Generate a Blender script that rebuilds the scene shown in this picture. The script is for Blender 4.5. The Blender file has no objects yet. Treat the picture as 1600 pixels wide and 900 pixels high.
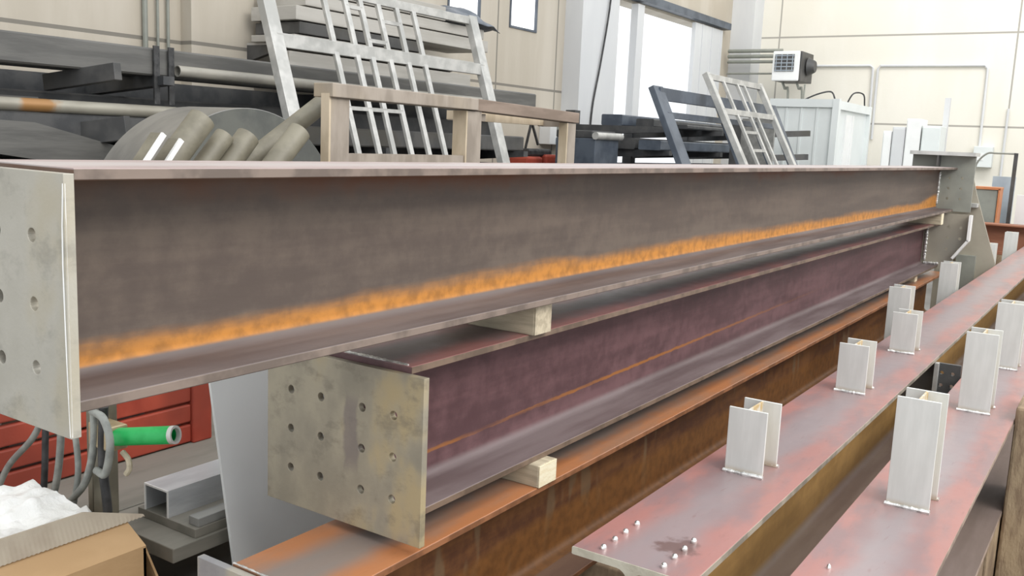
import bpy, bmesh, math, random
from mathutils import Vector, Matrix
random.seed(7)
S = bpy.context.scene
COL = S.collection
H = 1.75                                   # eye height above the floor; coordinates below are relative to the eye

# ------------------------------------------------------------------ camera, world, light, exposure
cam_data = bpy.data.cameras.new('camera'); cam_data.lens = 1466.05 / 1600 * 36; cam_data.sensor_width = 36
cam_data.clip_start = 0.05; cam_data.clip_end = 300
cam = bpy.data.objects.new('camera', cam_data); COL.objects.link(cam)
yaw, pit, roll = -.581921, -.156489, -.0437134
F = Vector((math.sin(yaw)*math.cos(pit), math.cos(yaw)*math.cos(pit), math.sin(pit)))
R0 = Vector((math.cos(yaw), -math.sin(yaw), 0)); D0 = -R0.cross(F)
Rv = R0*math.cos(roll) + D0*math.sin(roll); Dv = -R0*math.sin(roll) + D0*math.cos(roll)
mw = Matrix.Identity(4)
for i in range(3):
    mw[i][0] = Rv[i]; mw[i][1] = -Dv[i]; mw[i][2] = -F[i]
mw[2][3] = H
cam.matrix_world = mw
S.camera = cam

W = bpy.data.worlds.new('overcast_sky'); S.world = W; W.use_nodes = True
bg = W.node_tree.nodes['Background']; bg.inputs[0].default_value = (.93, .965, 1, 1); bg.inputs[1].default_value = 1.3

def area(name, loc, target, sx, sy, power, col=(1, 1, 1)):
    d = bpy.data.lights.new(name, 'AREA'); d.shape = 'RECTANGLE'; d.size = sx; d.size_y = sy; d.energy = power; d.color = col
    o = bpy.data.objects.new(name, d); COL.objects.link(o); o.location = (loc[0], loc[1], loc[2] + H)
    o.rotation_euler = (Vector(target) - Vector(loc)).to_track_quat('-Z', 'Y').to_euler()
    return o
area('skylight_row', (1.5, 6, 6.5), (1.5, 6, 0), 3, 16, 300, (1, .98, .95))
area('fill_far_wall', (-1.5, 14, 6), (-1.5, 18.5, .8), 8, 2, 260, (1, .97, .92))  # added fill lamp, brightens the far wall
area('fill_right', (6, 3, 5.5), (-1, 3, -1), 10, 3.5, 760, (1, .96, .91))  # unseen fill lamp added to brighten the right-facing webs
S.view_settings.view_transform = 'Standard'; S.view_settings.look = 'None'
S.view_settings.gamma = 1; S.view_settings.use_curve_mapping = False
S.view_settings.exposure = 0.0

# ------------------------------------------------------------------ materials
class N:
    def __init__(s, name):
        s.m = bpy.data.materials.new(name); s.m.use_nodes = True; s.t = s.m.node_tree
        s.b = s.t.nodes['Principled BSDF']
        tc = s.t.nodes.new('ShaderNodeTexCoord'); s.obj = tc.outputs['Object']
        sp = s.t.nodes.new('ShaderNodeSeparateXYZ'); s.l(s.obj, sp.inputs[0]); s.x, s.y, s.z = sp.outputs
        ge = s.t.nodes.new('ShaderNodeNewGeometry'); tn = s.t.nodes.new('ShaderNodeSeparateXYZ'); s.l(ge.outputs['True Normal'], tn.inputs[0]); s.nz = tn.outputs[2]
    def l(s, a, b): s.t.links.new(a, b)
    def put(s, sock, v):
        if isinstance(v, bpy.types.NodeSocket): s.l(v, sock)
        else: sock.default_value = v
    def math(s, op, a, b=0., c=None):
        n = s.t.nodes.new('ShaderNodeMath'); n.operation = op; s.put(n.inputs[0], a); s.put(n.inputs[1], b)
        if c is not None: s.put(n.inputs[2], c)
        return n.outputs[0]
    def ramp(s, v, a, b, lo=0., hi=1.):
        n = s.t.nodes.new('ShaderNodeMapRange'); n.interpolation_type = 'SMOOTHSTEP'; n.clamp = True
        s.put(n.inputs[0], v); n.inputs[1].default_value = a; n.inputs[2].default_value = b; n.inputs[3].default_value = lo; n.inputs[4].default_value = hi
        return n.outputs[0]
    def mul(s, *v):
        r = v[0]
        for q in v[1:]: r = s.math('MULTIPLY', r, q)
        return r
    def noise(s, scale=(1, 1, 1), sc=5., det=4., rough=.55):
        mp = s.t.nodes.new('ShaderNodeMapping'); s.l(s.obj, mp.inputs[0]); mp.inputs[3].default_value = scale
        n = s.t.nodes.new('ShaderNodeTexNoise'); s.l(mp.outputs[0], n.inputs[0]); n.inputs['Scale'].default_value = sc; n.inputs['Detail'].default_value = det; n.inputs['Roughness'].default_value = rough
        return n.outputs[0]
    def mix(s, f, a, b):
        n = s.t.nodes.new('ShaderNodeMix'); n.data_type = 'RGBA'; s.put(n.inputs[0], f)
        for k, v in ((6, a), (7, b)):
            if isinstance(v, bpy.types.NodeSocket): s.l(v, n.inputs[k])
            else: n.inputs[k].default_value = (*v, 1)
        return n.outputs[2]
    def fin(s, col, rough=.5, metal=0., bump=None, dist=.002, spec=.5):
        if isinstance(col, bpy.types.NodeSocket): s.l(col, s.b.inputs['Base Color'])
        else: s.b.inputs['Base Color'].default_value = (*col, 1)
        s.put(s.b.inputs['Roughness'], rough); s.put(s.b.inputs['Metallic'], metal); s.b.inputs['Specular IOR Level'].default_value = spec
        if bump is not None:
            n = s.t.nodes.new('ShaderNodeBump'); n.inputs['Strength'].default_value = .5; n.inputs['Distance'].default_value = dist; s.l(bump, n.inputs['Height']); s.l(n.outputs[0], s.b.inputs['Normal'])
        return s.m

def nm(name, a, b, c=None, scale=(1, 1, 1), sc=4., rough=.6, metal=0., bump=.002, spec=.5, lo=.38, hi=.62):
    n = N(name); f = n.noise(scale, sc)
    col = n.mix(n.ramp(f, lo, hi), a, b)
    if c: col = n.mix(n.ramp(n.noise((1, 1, 1), sc*.37, 3), .5, .66), col, c)
    return n.fin(col, rough, metal, n.noise(scale, sc*6, 3) if bump else None, bump or .001, spec)

def beam_mat(name, h, b, web, low, top, streak, edge, band=None, line=None, patch=None, roughtop=.42, roughweb=.55, toprust=None, stain=None):
    """H-section steel: web, lower flange, upper flange and mill edges each have their own scale, primer or rust."""
    n = N(name); ax = n.math('ABSOLUTE', n.x)
    st = n.noise((4, .5, 6), 2.2, 5); fi = n.noise((1, 1, 1), 14, 5, .65); big = n.noise((1, .8, 1.4), 1.6, 4)
    c = n.mix(n.ramp(n.math('ADD', n.mul(st, .55), n.mul(fi, .45)), .38, .64), *web)
    if stain: c = n.mix(n.mul(n.ramp(n.noise((1, 3.5, 1.0), 2.3, 2), .6, .66), .55), c, stain)
    lowm = n.math('SUBTRACT', 1., n.ramp(n.math('ADD', n.z, n.mul(n.math('SUBTRACT', st, .5), .02)), .022, .05))
    c = n.mix(lowm, c, n.mix(n.ramp(st, .36, .66), *low))
    if band:                                  # rust where water sat along the fillet; on the lowest beam also painted light
        z0, z1, colr, amt = band
        zz = n.math('ADD', n.z, n.mul(n.math('SUBTRACT', n.noise((1, .1, 1), 22, 6, .7), .5), .045)); zz = n.math('SUBTRACT', zz, n.ramp(n.y, 7.4, 8.3, 0, .06)); zz = n.math('ADD', zz, n.ramp(n.y, .0, 1.3, .022, 0.)); zz = n.math('ADD', zz, n.mul(n.math('SUBTRACT', big, .5), .06))
        m = n.mul(n.ramp(n.z, z0-.004, z0+.004), n.math('SUBTRACT', 1., n.ramp(zz, z1-.028, z1+.022)), n.math('SUBTRACT', 1., n.ramp(ax, .05, .06)))
        c = n.mix(n.mul(m, amt), c, n.mix(n.ramp(n.noise((1, 1, 1), 26, 5), .35, .7), colr, tuple(v*.62 for v in colr)))
    if line:
        zz = n.math('ADD', n.z, n.mul(n.math('SUBTRACT', n.noise((1, 1, 1), 20, 4), .5), .012)); zz = n.math('ADD', zz, n.mul(n.y, -.012))
        d = n.math('ABSOLUTE', n.math('SUBTRACT', zz, line[0]))
        c = n.mix(n.mul(n.math('SUBTRACT', 1., n.ramp(d, .003, .008)), n.math('SUBTRACT', 1., n.ramp(ax, .05, .06)), n.ramp(st, .3, .55), n.ramp(n.y, 1.2, 4.5, .85, 0.)), c, line[1])
    um = n.ramp(n.math('ADD', n.z, n.mul(n.math('SUBTRACT', fi, .5), .05)), h-.085, h-.03)
    if toprust: c = n.mix(n.mul(um, n.ramp(big, .4, .6)), c, toprust)
    tm = n.ramp(n.z, h-.003, h-.001)
    t = n.mix(n.ramp(n.noise((3, .9, 1), 3, 5), .4, .62), *top)
    sw = n.math('ADD', ax, n.mul(n.math('SUBTRACT', n.noise((2, 2, 2), 2, 3), .5), .12))
    t = n.mix(n.mul(n.math('SUBTRACT', 1., n.ramp(sw, .015, b*.36)), .85), t, streak)
    t = n.mix(n.mul(n.ramp(n.noise((14, 2.5, 1), 5, 4), .6, .75), .3), t, tuple(v*.55 for v in top[0]))
    if patch:
        px, py, pr, pc = patch
        d2 = n.math('SQRT', n.math('ADD', n.math('POWER', n.math('SUBTRACT', n.x, px), 2.), n.math('POWER', n.math('SUBTRACT', n.y, py), 2.)))
        d2 = n.math('ADD', d2, n.mul(n.math('SUBTRACT', n.noise((1, 1, 1), 30, 4), .5), pr*1.6))
        t = n.mix(n.mul(n.math('SUBTRACT', 1., n.ramp(d2, pr*.5, pr)), .8), t, pc)
    c = n.mix(tm, c, t)
    em = n.ramp(ax, b/2-.0015, b/2-.0005)
    c = n.mix(em, c, n.mix(n.ramp(n.noise((1, 1, 1), 9, 4), .4, .6), edge, tuple(v*.6 for v in edge)))
    ro = n.math('ADD', n.mul(tm, roughtop-roughweb), n.mul(fi, .2)); ro = n.math('ADD', ro, roughweb-.1)
    return n.fin(c, ro, .0, n.noise((1, .3, 1), 30, 4), .0015, .5)

M = {}
M['upper'] = beam_mat('mill_scale_steel', .388, .30, ((.085, .062, .05), (.132, .1, .078)), ((.1, .076, .072), (.165, .135, .128)), ((.36, .28, .27), (.42, .35, .34)), (.44, .4, .39), (.22, .17, .14), band=(.034, .084, (.55, .22, .03), .95), toprust=(.12, .05, .025))
M['middle'] = beam_mat('purple_mill_scale', .40, .30, ((.085, .04, .044), (.15, .075, .08)), ((.12, .085, .085), (.19, .15, .15)), ((.30, .13, .12), (.20, .12, .12)), (.11, .09, .1), (.2, .14, .1), line=(.085, (.35, .13, .02)), roughweb=.5)
M['lowest'] = beam_mat('rust_brown_steel', .39, .30, ((.09, .036, .018), (.2, .088, .032)), ((.15, .085, .06), (.2, .12, .08)), ((.42, .17, .07), (.33, .17, .1)), (.2, .19, .18), (.3, .13, .06), band=(.0, .17, (.25, .105, .025), .7), stain=(.2, .14, .08))  # band paints the lit lower web and darker top into the colour
pink = ((.36, .165, .145), (.255, .16, .158))
M['right'] = beam_mat('red_primer_steel', .39, .30, ((.33, .19, .065), (.46, .275, .1)), ((.25, .18, .15), (.34, .26, .21)), pink, (.27, .225, .23), (.33, .29, .23), patch=(.05, .15, .06, (.13, .07, .06)), roughtop=.36)
M['right2'] = beam_mat('red_primer_steel_grey', .39, .286, ((.1, .08, .075), (.16, .125, .115)), ((.16, .12, .1), (.22, .17, .15)), pink, (.29, .25, .255), (.33, .25, .2), roughtop=.36)
def plate_mat(name, a, b, c, d, smear):
    n = N(name)
    k = n.mix(n.ramp(n.noise((1.2, 1, .8), 5, 5), .36, .62), a, b)
    k = n.mix(n.mul(n.ramp(n.math('ADD', n.noise((1.5, 1, .9), 4.2, 3), n.mul(n.x, .5)), .5, .66), .9), k, c)
    k = n.mix(n.mul(n.ramp(n.noise((1.1, 1, 1.6), 6.3, 5, .65), .52, .66), .55), k, tuple(v*.62 for v in a))
    f = n.noise((1, 1, 1), 9, 4); w = n.mul(n.math('SUBTRACT', f, .5), .05)
    dx = n.math('DIVIDE', n.math('ABSOLUTE', n.math('ADD', n.math('SUBTRACT', n.x, smear[0]), w)), smear[2])
    dz = n.math('DIVIDE', n.math('ABSOLUTE', n.math('ADD', n.math('SUBTRACT', n.z, smear[1]), w)), smear[3])
    k = n.mix(n.mul(n.math('SUBTRACT', 1., n.ramp(n.math('MAXIMUM', dx, dz), .6, 1.05)), .65), k, d)
    k = n.mix(n.mul(n.ramp(n.noise((1, 1, 2.5), 2.2, 4), .6, .72), .5), k, d)
    return n.fin(k, n.math('ADD', n.mul(n.noise((1, 1, 1), 8, 4), .2), .4), .25, n.noise((9, 9, 9), 12, 4), .0008)
M['plate'] = plate_mat('scuffed_plate_steel', (.29, .265, .21), (.4, .36, .275), (.46, .37, .215), (.19, .16, .16), smear=(-.028, .2, .026, .11))
M['plate2'] = plate_mat('pale_plate_steel', (.42, .40, .345), (.48, .46, .405), (.44, .40, .31), (.26, .27, .32), smear=(-.2, .36, .07, .05))
M['plate_side'] = nm('sheared_edge_steel', (.2, .2, .19), (.28, .28, .27), sc=9, rough=.5, metal=.3)
M['weld'] = nm('weld_bead_steel', (.55, .55, .53), (.85, .85, .83), sc=60, rough=.3, metal=.7, bump=.004)
M['bright'] = nm('ground_lit_bright_steel', (.84, .84, .82), (.93, .93, .91), scale=(30, 30, 2), sc=6, rough=.4, metal=.1)
def stub_mat():
    n = N('pale_grey_stub_steel')
    c = n.mix(n.ramp(n.noise((6, 6, 1), 3, 4), .35, .65), (.62, .63, .6), (.72, .73, .7))
    c = n.mix(n.mul(n.math('SUBTRACT', 1., n.ramp(n.math('ADD', n.z, n.mul(n.noise((1, 1, 1), 30, 3), .01)), .008, .03)), .6), c, (.42, .3, .17))
    return n.fin(c, .5, .1, n.noise((1, 1, 1), 25, 4), .0008)
M['stub'] = stub_mat()
M['stubrust'] = nm('rust_stained_web', (.5, .36, .17), (.62, .58, .5), sc=40, rough=.6)
M['cutface'] = nm('sawn_steel_face', (.5, .46, .37), (.6, .56, .46), sc=20, rough=.45, metal=.2)
M['hole'] = nm('shadowed_hole_steel', (.12, .09, .07), (.2, .15, .11), sc=40, rough=.6, metal=.2)
M['stud'] = nm('bright_stud_steel', (.85, .85, .82), (.95, .95, .93), sc=30, rough=.18, metal=.9)
M['timber'] = nm('rough_sawn_timber', (.42, .36, .26), (.55, .48, .35), (.3, .27, .21), scale=(1, 9, 9), sc=5, rough=.8)
M['cutend'] = nm('fresh_cut_timber', (.78, .68, .47), (.84, .77, .58), scale=(1, 1, 5), sc=20, rough=.8)
M['oldwood'] = nm('weathered_brown_timber', (.27, .19, .12), (.4, .3, .19), (.2, .14, .09), scale=(5, 2, 1.6), sc=5, rough=.8, bump=.006)
M['crate'] = nm('weathered_crate_timber', (.27, .23, .19), (.37, .32, .27), (.4, .33, .24), scale=(3, 3, 1), sc=3, rough=.85)
M['crate_dark'] = nm('brown_crate_timber', (.21, .16, .125), (.29, .225, .18), scale=(3, .6, 3), sc=3, rough=.85)
M['crate_new'] = nm('pale_crate_timber', (.5, .41, .29), (.6, .5, .37), scale=(3, 3, 1), sc=4, rough=.85)
M['galv'] = nm('galvanised_steel', (.47, .47, .45), (.58, .575, .55), (.41, .41, .39), sc=9, rough=.45, metal=.3)
M['zinc'] = nm('bright_zinc_channel', (.52, .54, .56), (.66, .68, .7), (.4, .39, .35), scale=(3, .6, 3), sc=5, rough=.32, metal=.4)
M['dark'] = nm('dark_paint_steel', (.05, .052, .055), (.085, .085, .085), sc=5, rough=.55)
M['dark2'] = nm('dark_grey_steel', (.06, .06, .06), (.095, .093, .09), (.075, .07, .06), sc=4, rough=.5)
M['grey'] = nm('grey_mill_steel', (.2, .2, .19), (.27, .27, .255), scale=(4, .5, 4), sc=3, rough=.45)
M['greydark'] = nm('dark_mill_steel', (.1, .098, .092), (.14, .137, .127), scale=(4, .5, 4), sc=3, rough=.5)
M['blue'] = nm('haze_blue_grey_steel', (.06, .075, .1), (.1, .12, .15), sc=4, rough=.45)  # dark steel lifted bluish: haze by the door put into the colour
M['greenpipe'] = nm('olive_grey_tube', (.17, .155, .115), (.24, .22, .165), sc=7, rough=.5)
M['pipe'] = nm('dull_zinc_pipe', (.3, .285, .25), (.4, .38, .33), scale=(1, .5, 1), sc=4, rough=.4, metal=.3)
def pipe_rust():
    n = N('zinc_pipe_rust_patch'); c = n.mix(n.ramp(n.noise((1, .5, 1), 4), .4, .6), (.3, .28, .23), (.38, .36, .3))
    d = n.math('ADD', n.math('ABSOLUTE', n.math('SUBTRACT', n.y, .28)), n.mul(n.noise((1, 1, 1), 9, 3), .2))
    return n.fin(n.mix(n.math('SUBTRACT', 1., n.ramp(d, .17, .25)), c, (.36, .19, .07)), .45, .2)
M['piper'] = pipe_rust()
M['coil'] = nm('coiled_sheet_steel', (.24, .235, .22), (.31, .3, .28), scale=(3, 1, 1), sc=2, rough=.33, metal=.4)
M['coilface'] = nm('coil_face_steel', (.09, .095, .088), (.13, .135, .12), (.11, .11, .09), sc=4, rough=.5)
M['sheet'] = nm('pale_grey_sheet', (.68, .69, .68), (.73, .74, .73), (.62, .63, .62), sc=2.2, rough=.45, metal=.1)
M['dusty'] = nm('dusty_grey_board', (.17, .163, .135), (.235, .22, .185), scale=(2, .4, 2), sc=4, rough=.7)
M['red'] = nm('red_painted_steel', (.36, .05, .028), (.46, .08, .045), (.28, .05, .03), scale=(1, 1, 1), sc=5, rough=.55)
M['green'] = nm('green_tape', (.0, .36, .07), (.02, .46, .11), sc=14, rough=.4)
M['card'] = nm('cardboard', (.42, .265, .13), (.48, .31, .16), scale=(1, 1, 3), sc=3, rough=.8)
M['card_shade'] = nm('shaded_cardboard', (.36, .3, .23), (.42, .36, .28), sc=9, rough=.85)  # cardboard greyed for the shadow-side flap, shade put into the colour
M['film'] = nm('white_plastic_film', (.82, .81, .77), (.92, .91, .88), sc=8, rough=.3, bump=.01)
M['hose'] = nm('grey_rubber_hose', (.24, .25, .23), (.34, .35, .32), sc=20, rough=.5)
M['black'] = nm('black_rubber', (.025, .025, .026), (.06, .06, .06), sc=15, rough=.5)
M['brass'] = nm('worn_brass', (.5, .38, .22), (.6, .48, .3), sc=20, rough=.4, metal=.5)
M['white'] = nm('white_enamel', (.8, .81, .8), (.84, .85, .84), sc=3, rough=.4)
M['cabin'] = nm('pale_cabin_panel', (.72, .76, .75), (.76, .8, .79), sc=2, rough=.45)
M['cabin_side'] = M['cabin']
M['bluepanel'] = nm('pale_blue_panel', (.42, .48, .54), (.5, .56, .61), sc=3, rough=.5)
M['orange'] = nm('orange_paint', (.55, .2, .08), (.62, .27, .12), sc=6, rough=.5)
M['tan'] = nm('tan_primed_steel', (.33, .3, .24), (.38, .35, .28), (.29, .28, .24), sc=3, rough=.6)
M['greenish'] = nm('grey_green_steel', (.24, .25, .22), (.3, .31, .27), sc=3, rough=.55)
M['brownbeam'] = nm('red_brown_steel', (.22, .08, .04), (.32, .13, .07), scale=(.5, 1, 2), sc=3, rough=.6)
M['tarp'] = nm('dark_blue_tarp', (.1, .12, .15), (.17, .19, .22), sc=6, rough=.5, bump=.01)
M['panel'] = nm('stacked_panel_sheet', (.42, .4, .36), (.5, .48, .44), scale=(1, .3, 3), sc=3, rough=.6)
M['concrete'] = nm('stained_concrete', (.2, .19, .175), (.27, .26, .24), (.17, .16, .15), sc=1.3, rough=.8)
def wall_mat(name, a, b, c, axis, lines, hl, joint):
    n = N(name); q = n.y if axis == 'y' else n.x
    col = n.mix(n.ramp(n.noise((1, 1, .25) if axis == 'x' else (1, 1.5, .22), 1.4, 5), .36, .66), a, b)
    col = n.mix(n.mul(n.ramp(n.noise((1, 1.2, 1), .55, 4), .5, .7), .6), col, c)
    m = 0.
    for v in lines: m = n.math('MAXIMUM', m, n.math('LESS_THAN', n.math('ABSOLUTE', n.math('SUBTRACT', q, v)), .014))
    for v in hl: m = n.math('MAXIMUM', m, n.math('LESS_THAN', n.math('ABSOLUTE', n.math('SUBTRACT', n.z, v)), .016))
    return n.fin(n.mix(n.mul(m, .8), col, joint), .85, 0, n.noise((1, 1, 1), 22, 4), .003)
M['wallL'] = wall_mat('tan_concrete_panel', (.5, .45, .37), (.57, .52, .44), (.45, .39, .31), 'y', (2.6, 7.6, 10.05, 11.5), (.7 + H, 3.1 + H), (.16, .15, .13))
M['wallF'] = wall_mat('cream_concrete_panel', (.8, .77, .68), (.84, .81, .73), (.78, .74, .64), 'x', (-6.19, -2.05, 2.1, 6.2), (.585 + H, 2.19 + H), (.3, .28, .25))
M['wallP'] = nm('pale_grey_wall_panel', (.62, .63, .64), (.68, .69, .69), scale=(1, 1, .3), sc=1.5, rough=.8)

m_ = bpy.data.materials.new('glowing_frosted_pane'); m_.use_nodes = True; nt_ = m_.node_tree
tr_ = nt_.nodes.new('ShaderNodeBsdfTranslucent'); tr_.inputs[0].default_value = (.97, .97, .97, 1); em_ = nt_.nodes.new('ShaderNodeEmission'); em_.inputs[1].default_value = .55; ad_ = nt_.nodes.new('ShaderNodeAddShader'); nt_.links.new(tr_.outputs[0], ad_.inputs[0]); nt_.links.new(em_.outputs[0], ad_.inputs[1]); nt_.links.new(ad_.outputs[0], nt_.nodes['Material Output'].inputs[0]); M['frosted'] = m_  # emission added: the sky's brightness is put into the panes
# ------------------------------------------------------------------ mesh helpers
class MB:
    def __init__(s): s.v = []; s.f = []
    def add(s, v, f):
        o = len(s.v); s.v += [tuple(p) for p in v]; s.f += [tuple(i+o for i in q) for q in f]; return s
    def box(s, x0, x1, y0, y1, z0, z1, bev=0.):
        if bev: return s.prism([(x0+bev, z0), (x1-bev, z0), (x1, z0+bev), (x1, z1-bev), (x1-bev, z1), (x0+bev, z1), (x0, z1-bev), (x0, z0+bev)], y0, y1)
        v = [(x, y, z) for x in (x0, x1) for y in (y0, y1) for z in (z0, z1)]
        return s.add(v, [(0, 1, 3, 2), (4, 6, 7, 5), (0, 4, 5, 1), (2, 3, 7, 6), (0, 2, 6, 4), (1, 5, 7, 3)])
    def prism(s, pts, a, b, axis='y'):
        n = len(pts)
        mk = {'y': lambda p, t: (p[0], t, p[1]), 'x': lambda p, t: (t, p[0], p[1]), 'z': lambda p, t: (p[0], p[1], t)}[axis]
        v = [mk(p, a) for p in pts] + [mk(p, b) for p in pts]
        return s.add(v, [tuple(range(n)), tuple(range(2*n-1, n-1, -1))] + [(i, (i+1) % n, n+(i+1) % n, n+i) for i in range(n)])
    def bar(s, p0, p1, w, d, up=(0, 0, 1), roll=0):
        """rectangular bar from p0 to p1; w across 'side', d along 'up'"""
        p0, p1 = Vector(p0), Vector(p1); t = (p1-p0).normalized(); u = Vector(up); sd = t.cross(u).normalized(); u = sd.cross(t).normalized()
        v = [p + sd*a*w/2 + u*b*d/2 for p in (p0, p1) for a, b in ((-1, -1), (1, -1), (1, 1), (-1, 1))]
        return s.add(v, [(0, 1, 2, 3), (7, 6, 5, 4)] + [(i, (i+1) % 4, 4+(i+1) % 4, 4+i) for i in range(4)])
    def sweep(s, pts, r, n=10, jitter=0., closed_ends=True):
        pts = [Vector(p) for p in pts]; rs = r if isinstance(r, (list, tuple)) else [r]*len(pts)
        t = (pts[1]-pts[0]).normalized(); u = t.orthogonal().normalized(); v = []
        for i, p in enumerate(pts):
            t2 = (pts[min(i+1, len(pts)-1)]-pts[max(i-1, 0)]).normalized(); u = (u - t2*u.dot(t2)).normalized(); w = t2.cross(u)
            for k in range(n):
                a = 2*math.pi*k/n; rr = rs[i]*(1+random.uniform(-jitter, jitter)); v.append(p + (u*math.cos(a)+w*math.sin(a))*rr)
        f = [(i*n+k, i*n+(k+1) % n, (i+1)*n+(k+1) % n, (i+1)*n+k) for i in range(len(pts)-1) for k in range(n)]
        if closed_ends: f += [tuple(range(n-1, -1, -1)), tuple((len(pts)-1)*n+k for k in range(n))]
        return s.add(v, f)
    def pipe(s, p0, p1, ro, ri, n=20):
        p0, p1 = Vector(p0), Vector(p1); t = (p1-p0).normalized(); u = t.orthogonal().normalized(); w = t.cross(u); v = []
        for p, r in ((p0, ro), (p1, ro), (p1, ri), (p0, ri)):
            v += [p + (u*math.cos(2*math.pi*k/n)+w*math.sin(2*math.pi*k/n))*r for k in range(n)]
        return s.add(v, [(i*n+k, i*n+(k+1) % n, ((i+1) % 4)*n+(k+1) % n, ((i+1) % 4)*n+k) for i in range(4) for k in range(n)])
    def build(s, name, mat, parent=None, smooth=False, bevel=0.):
        xs = [p[0] for p in s.v]; ys = [p[1] for p in s.v]; zs = [p[2] for p in s.v]
        if parent is None: o0 = Vector(((min(xs)+max(xs))/2, (min(ys)+max(ys))/2, min(zs)))
        else: o0 = Vector(parent['o'])
        me = bpy.data.meshes.new(name); me.from_pydata([(p[0]-o0.x, p[1]-o0.y, p[2]-o0.z) for p in s.v], [], s.f)
        bm = bmesh.new(); bm.from_mesh(me); bmesh.ops.recalc_face_normals(bm, faces=bm.faces); bm.to_mesh(me); bm.free()
        if smooth:
            for p in me.polygons: p.use_smooth = True
            try: me.set_sharp_from_angle(angle=math.radians(40))
            except Exception: pass
        me.materials.append(M[mat]); o = bpy.data.objects.new(name, me); COL.objects.link(o)
        o['o'] = tuple(o0)
        if parent is None: o.location = (o0.x, o0.y, o0.z+H)
        else: o.parent = parent
        if bevel:
            md = o.modifiers.new('bevel', 'BEVEL'); md.width = bevel; md.segments = 2; md.limit_method = 'ANGLE'
        return o
def thing(name, loc, label, cat, group=None):
    o = bpy.data.objects.new(name, None); COL.objects.link(o); o.location = (loc[0], loc[1], loc[2]+H); o['o'] = tuple(loc); o.empty_display_size = .1
    return tag(o, label, cat, group)
def tag(o, label, cat, group=None, kind=None):
    o['label'] = label; o['category'] = cat
    if group: o['group'] = group
    if kind: o['kind'] = kind
    return o
def struct(mb, name, mat):
    o = mb.build(name, mat); o['kind'] = 'structure'; return o
def section(b, h, tw, tf, r, x0=0., z0=0.):
    """H-section outline with root fillets"""
    q = []
    def arc(cx, cz, a0, a1):
        for i in range(6):
            a = math.radians(a0+(a1-a0)*i/5); q.append((cx+r*math.cos(a), cz+r*math.sin(a)))
    e = .002
    q += [(-b/2+e, 0), (b/2-e, 0), (b/2, e), (b/2, tf-e), (b/2-e, tf)]; arc(tw/2+r, tf+r, 270, 180); arc(tw/2+r, h-tf-r, 180, 90)
    q += [(b/2-e, h-tf), (b/2, h-tf+e), (b/2, h-e), (b/2-e, h), (-b/2+e, h), (-b/2, h-e), (-b/2, h-tf+e), (-b/2+e, h-tf)]; arc(-tw/2-r, h-tf-r, 90, 0); arc(-tw/2-r, tf+r, 0, -90)
    q += [(-b/2+e, tf), (-b/2, tf-e), (-b/2, e)]
    return [(x+x0, z+z0) for x, z in q]
def holed_plate(outline, holes, r, y0, y1):
    """plate in the XZ plane with real round holes through it"""
    bm = bmesh.new(); edges = []
    def loop(pts):
        vs = [bm.verts.new((p[0], y0, p[1])) for p in pts]
        for i in range(len(vs)): edges.append(bm.edges.new((vs[i], vs[(i+1) % len(vs)])))
    loop(outline)
    for hx, hz in holes: loop([(hx+r*math.cos(2*math.pi*k/18), hz+r*math.sin(2*math.pi*k/18)) for k in range(18)])
    g = bmesh.ops.triangle_fill(bm, use_beauty=True, edges=edges)
    fs = [f for f in g['geom'] if isinstance(f, bmesh.types.BMFace)]
    # drop any triangle that covers a hole
    bad = [f for f in fs if any((f.calc_center_median().x-hx)**2+(f.calc_center_median().z-hz)**2 < (r*.9)**2 for hx, hz in holes)]
    if bad: bmesh.ops.delete(bm, geom=bad, context='FACES_ONLY')
    ex = bmesh.ops.extrude_face_region(bm, geom=list(bm.faces), use_keep_orig=True)
    bmesh.ops.translate(bm, verts=[v for v in ex['geom'] if isinstance(v, bmesh.types.BMVert)], vec=(0, y1-y0, 0))
    bmesh.ops.recalc_face_normals(bm, faces=bm.faces)
    mb = MB(); bm.verts.index_update(); mb.add([tuple(v.co) for v in bm.verts], [tuple(v.index for v in f.verts) for f in bm.faces]); bm.free()
    return mb
def rect(x0, x1, z0, z1): return [(x0, z0), (x1, z0), (x1, z1), (x0, z1)]
def bead(p0, p1, r=.005, jit=.35):
    p0, p1 = Vector(p0), Vector(p1); n = max(4, int((p1-p0).length/.006))
    return MB().sweep([p0.lerp(p1, i/n) for i in range(n+1)], [r*random.uniform(.75, 1.25) for _ in range(n+1)], 6, jit*.4)
def curve(pts, k=8):
    """Catmull-Rom through pts"""
    P = [Vector(p) for p in pts]; P = [P[0]*2-P[1]] + P + [P[-1]*2-P[-2]]; out = []
    for i in range(1, len(P)-2):
        for j in range(k):
            t = j/k; a, b, c, d = P[i-1:i+3]
            out.append(.5*((2*b)+(c-a)*t+(2*a-5*b+4*c-d)*t*t+(3*b-a-3*c+d)*t**3))
    return out + [P[-2]]

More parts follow.
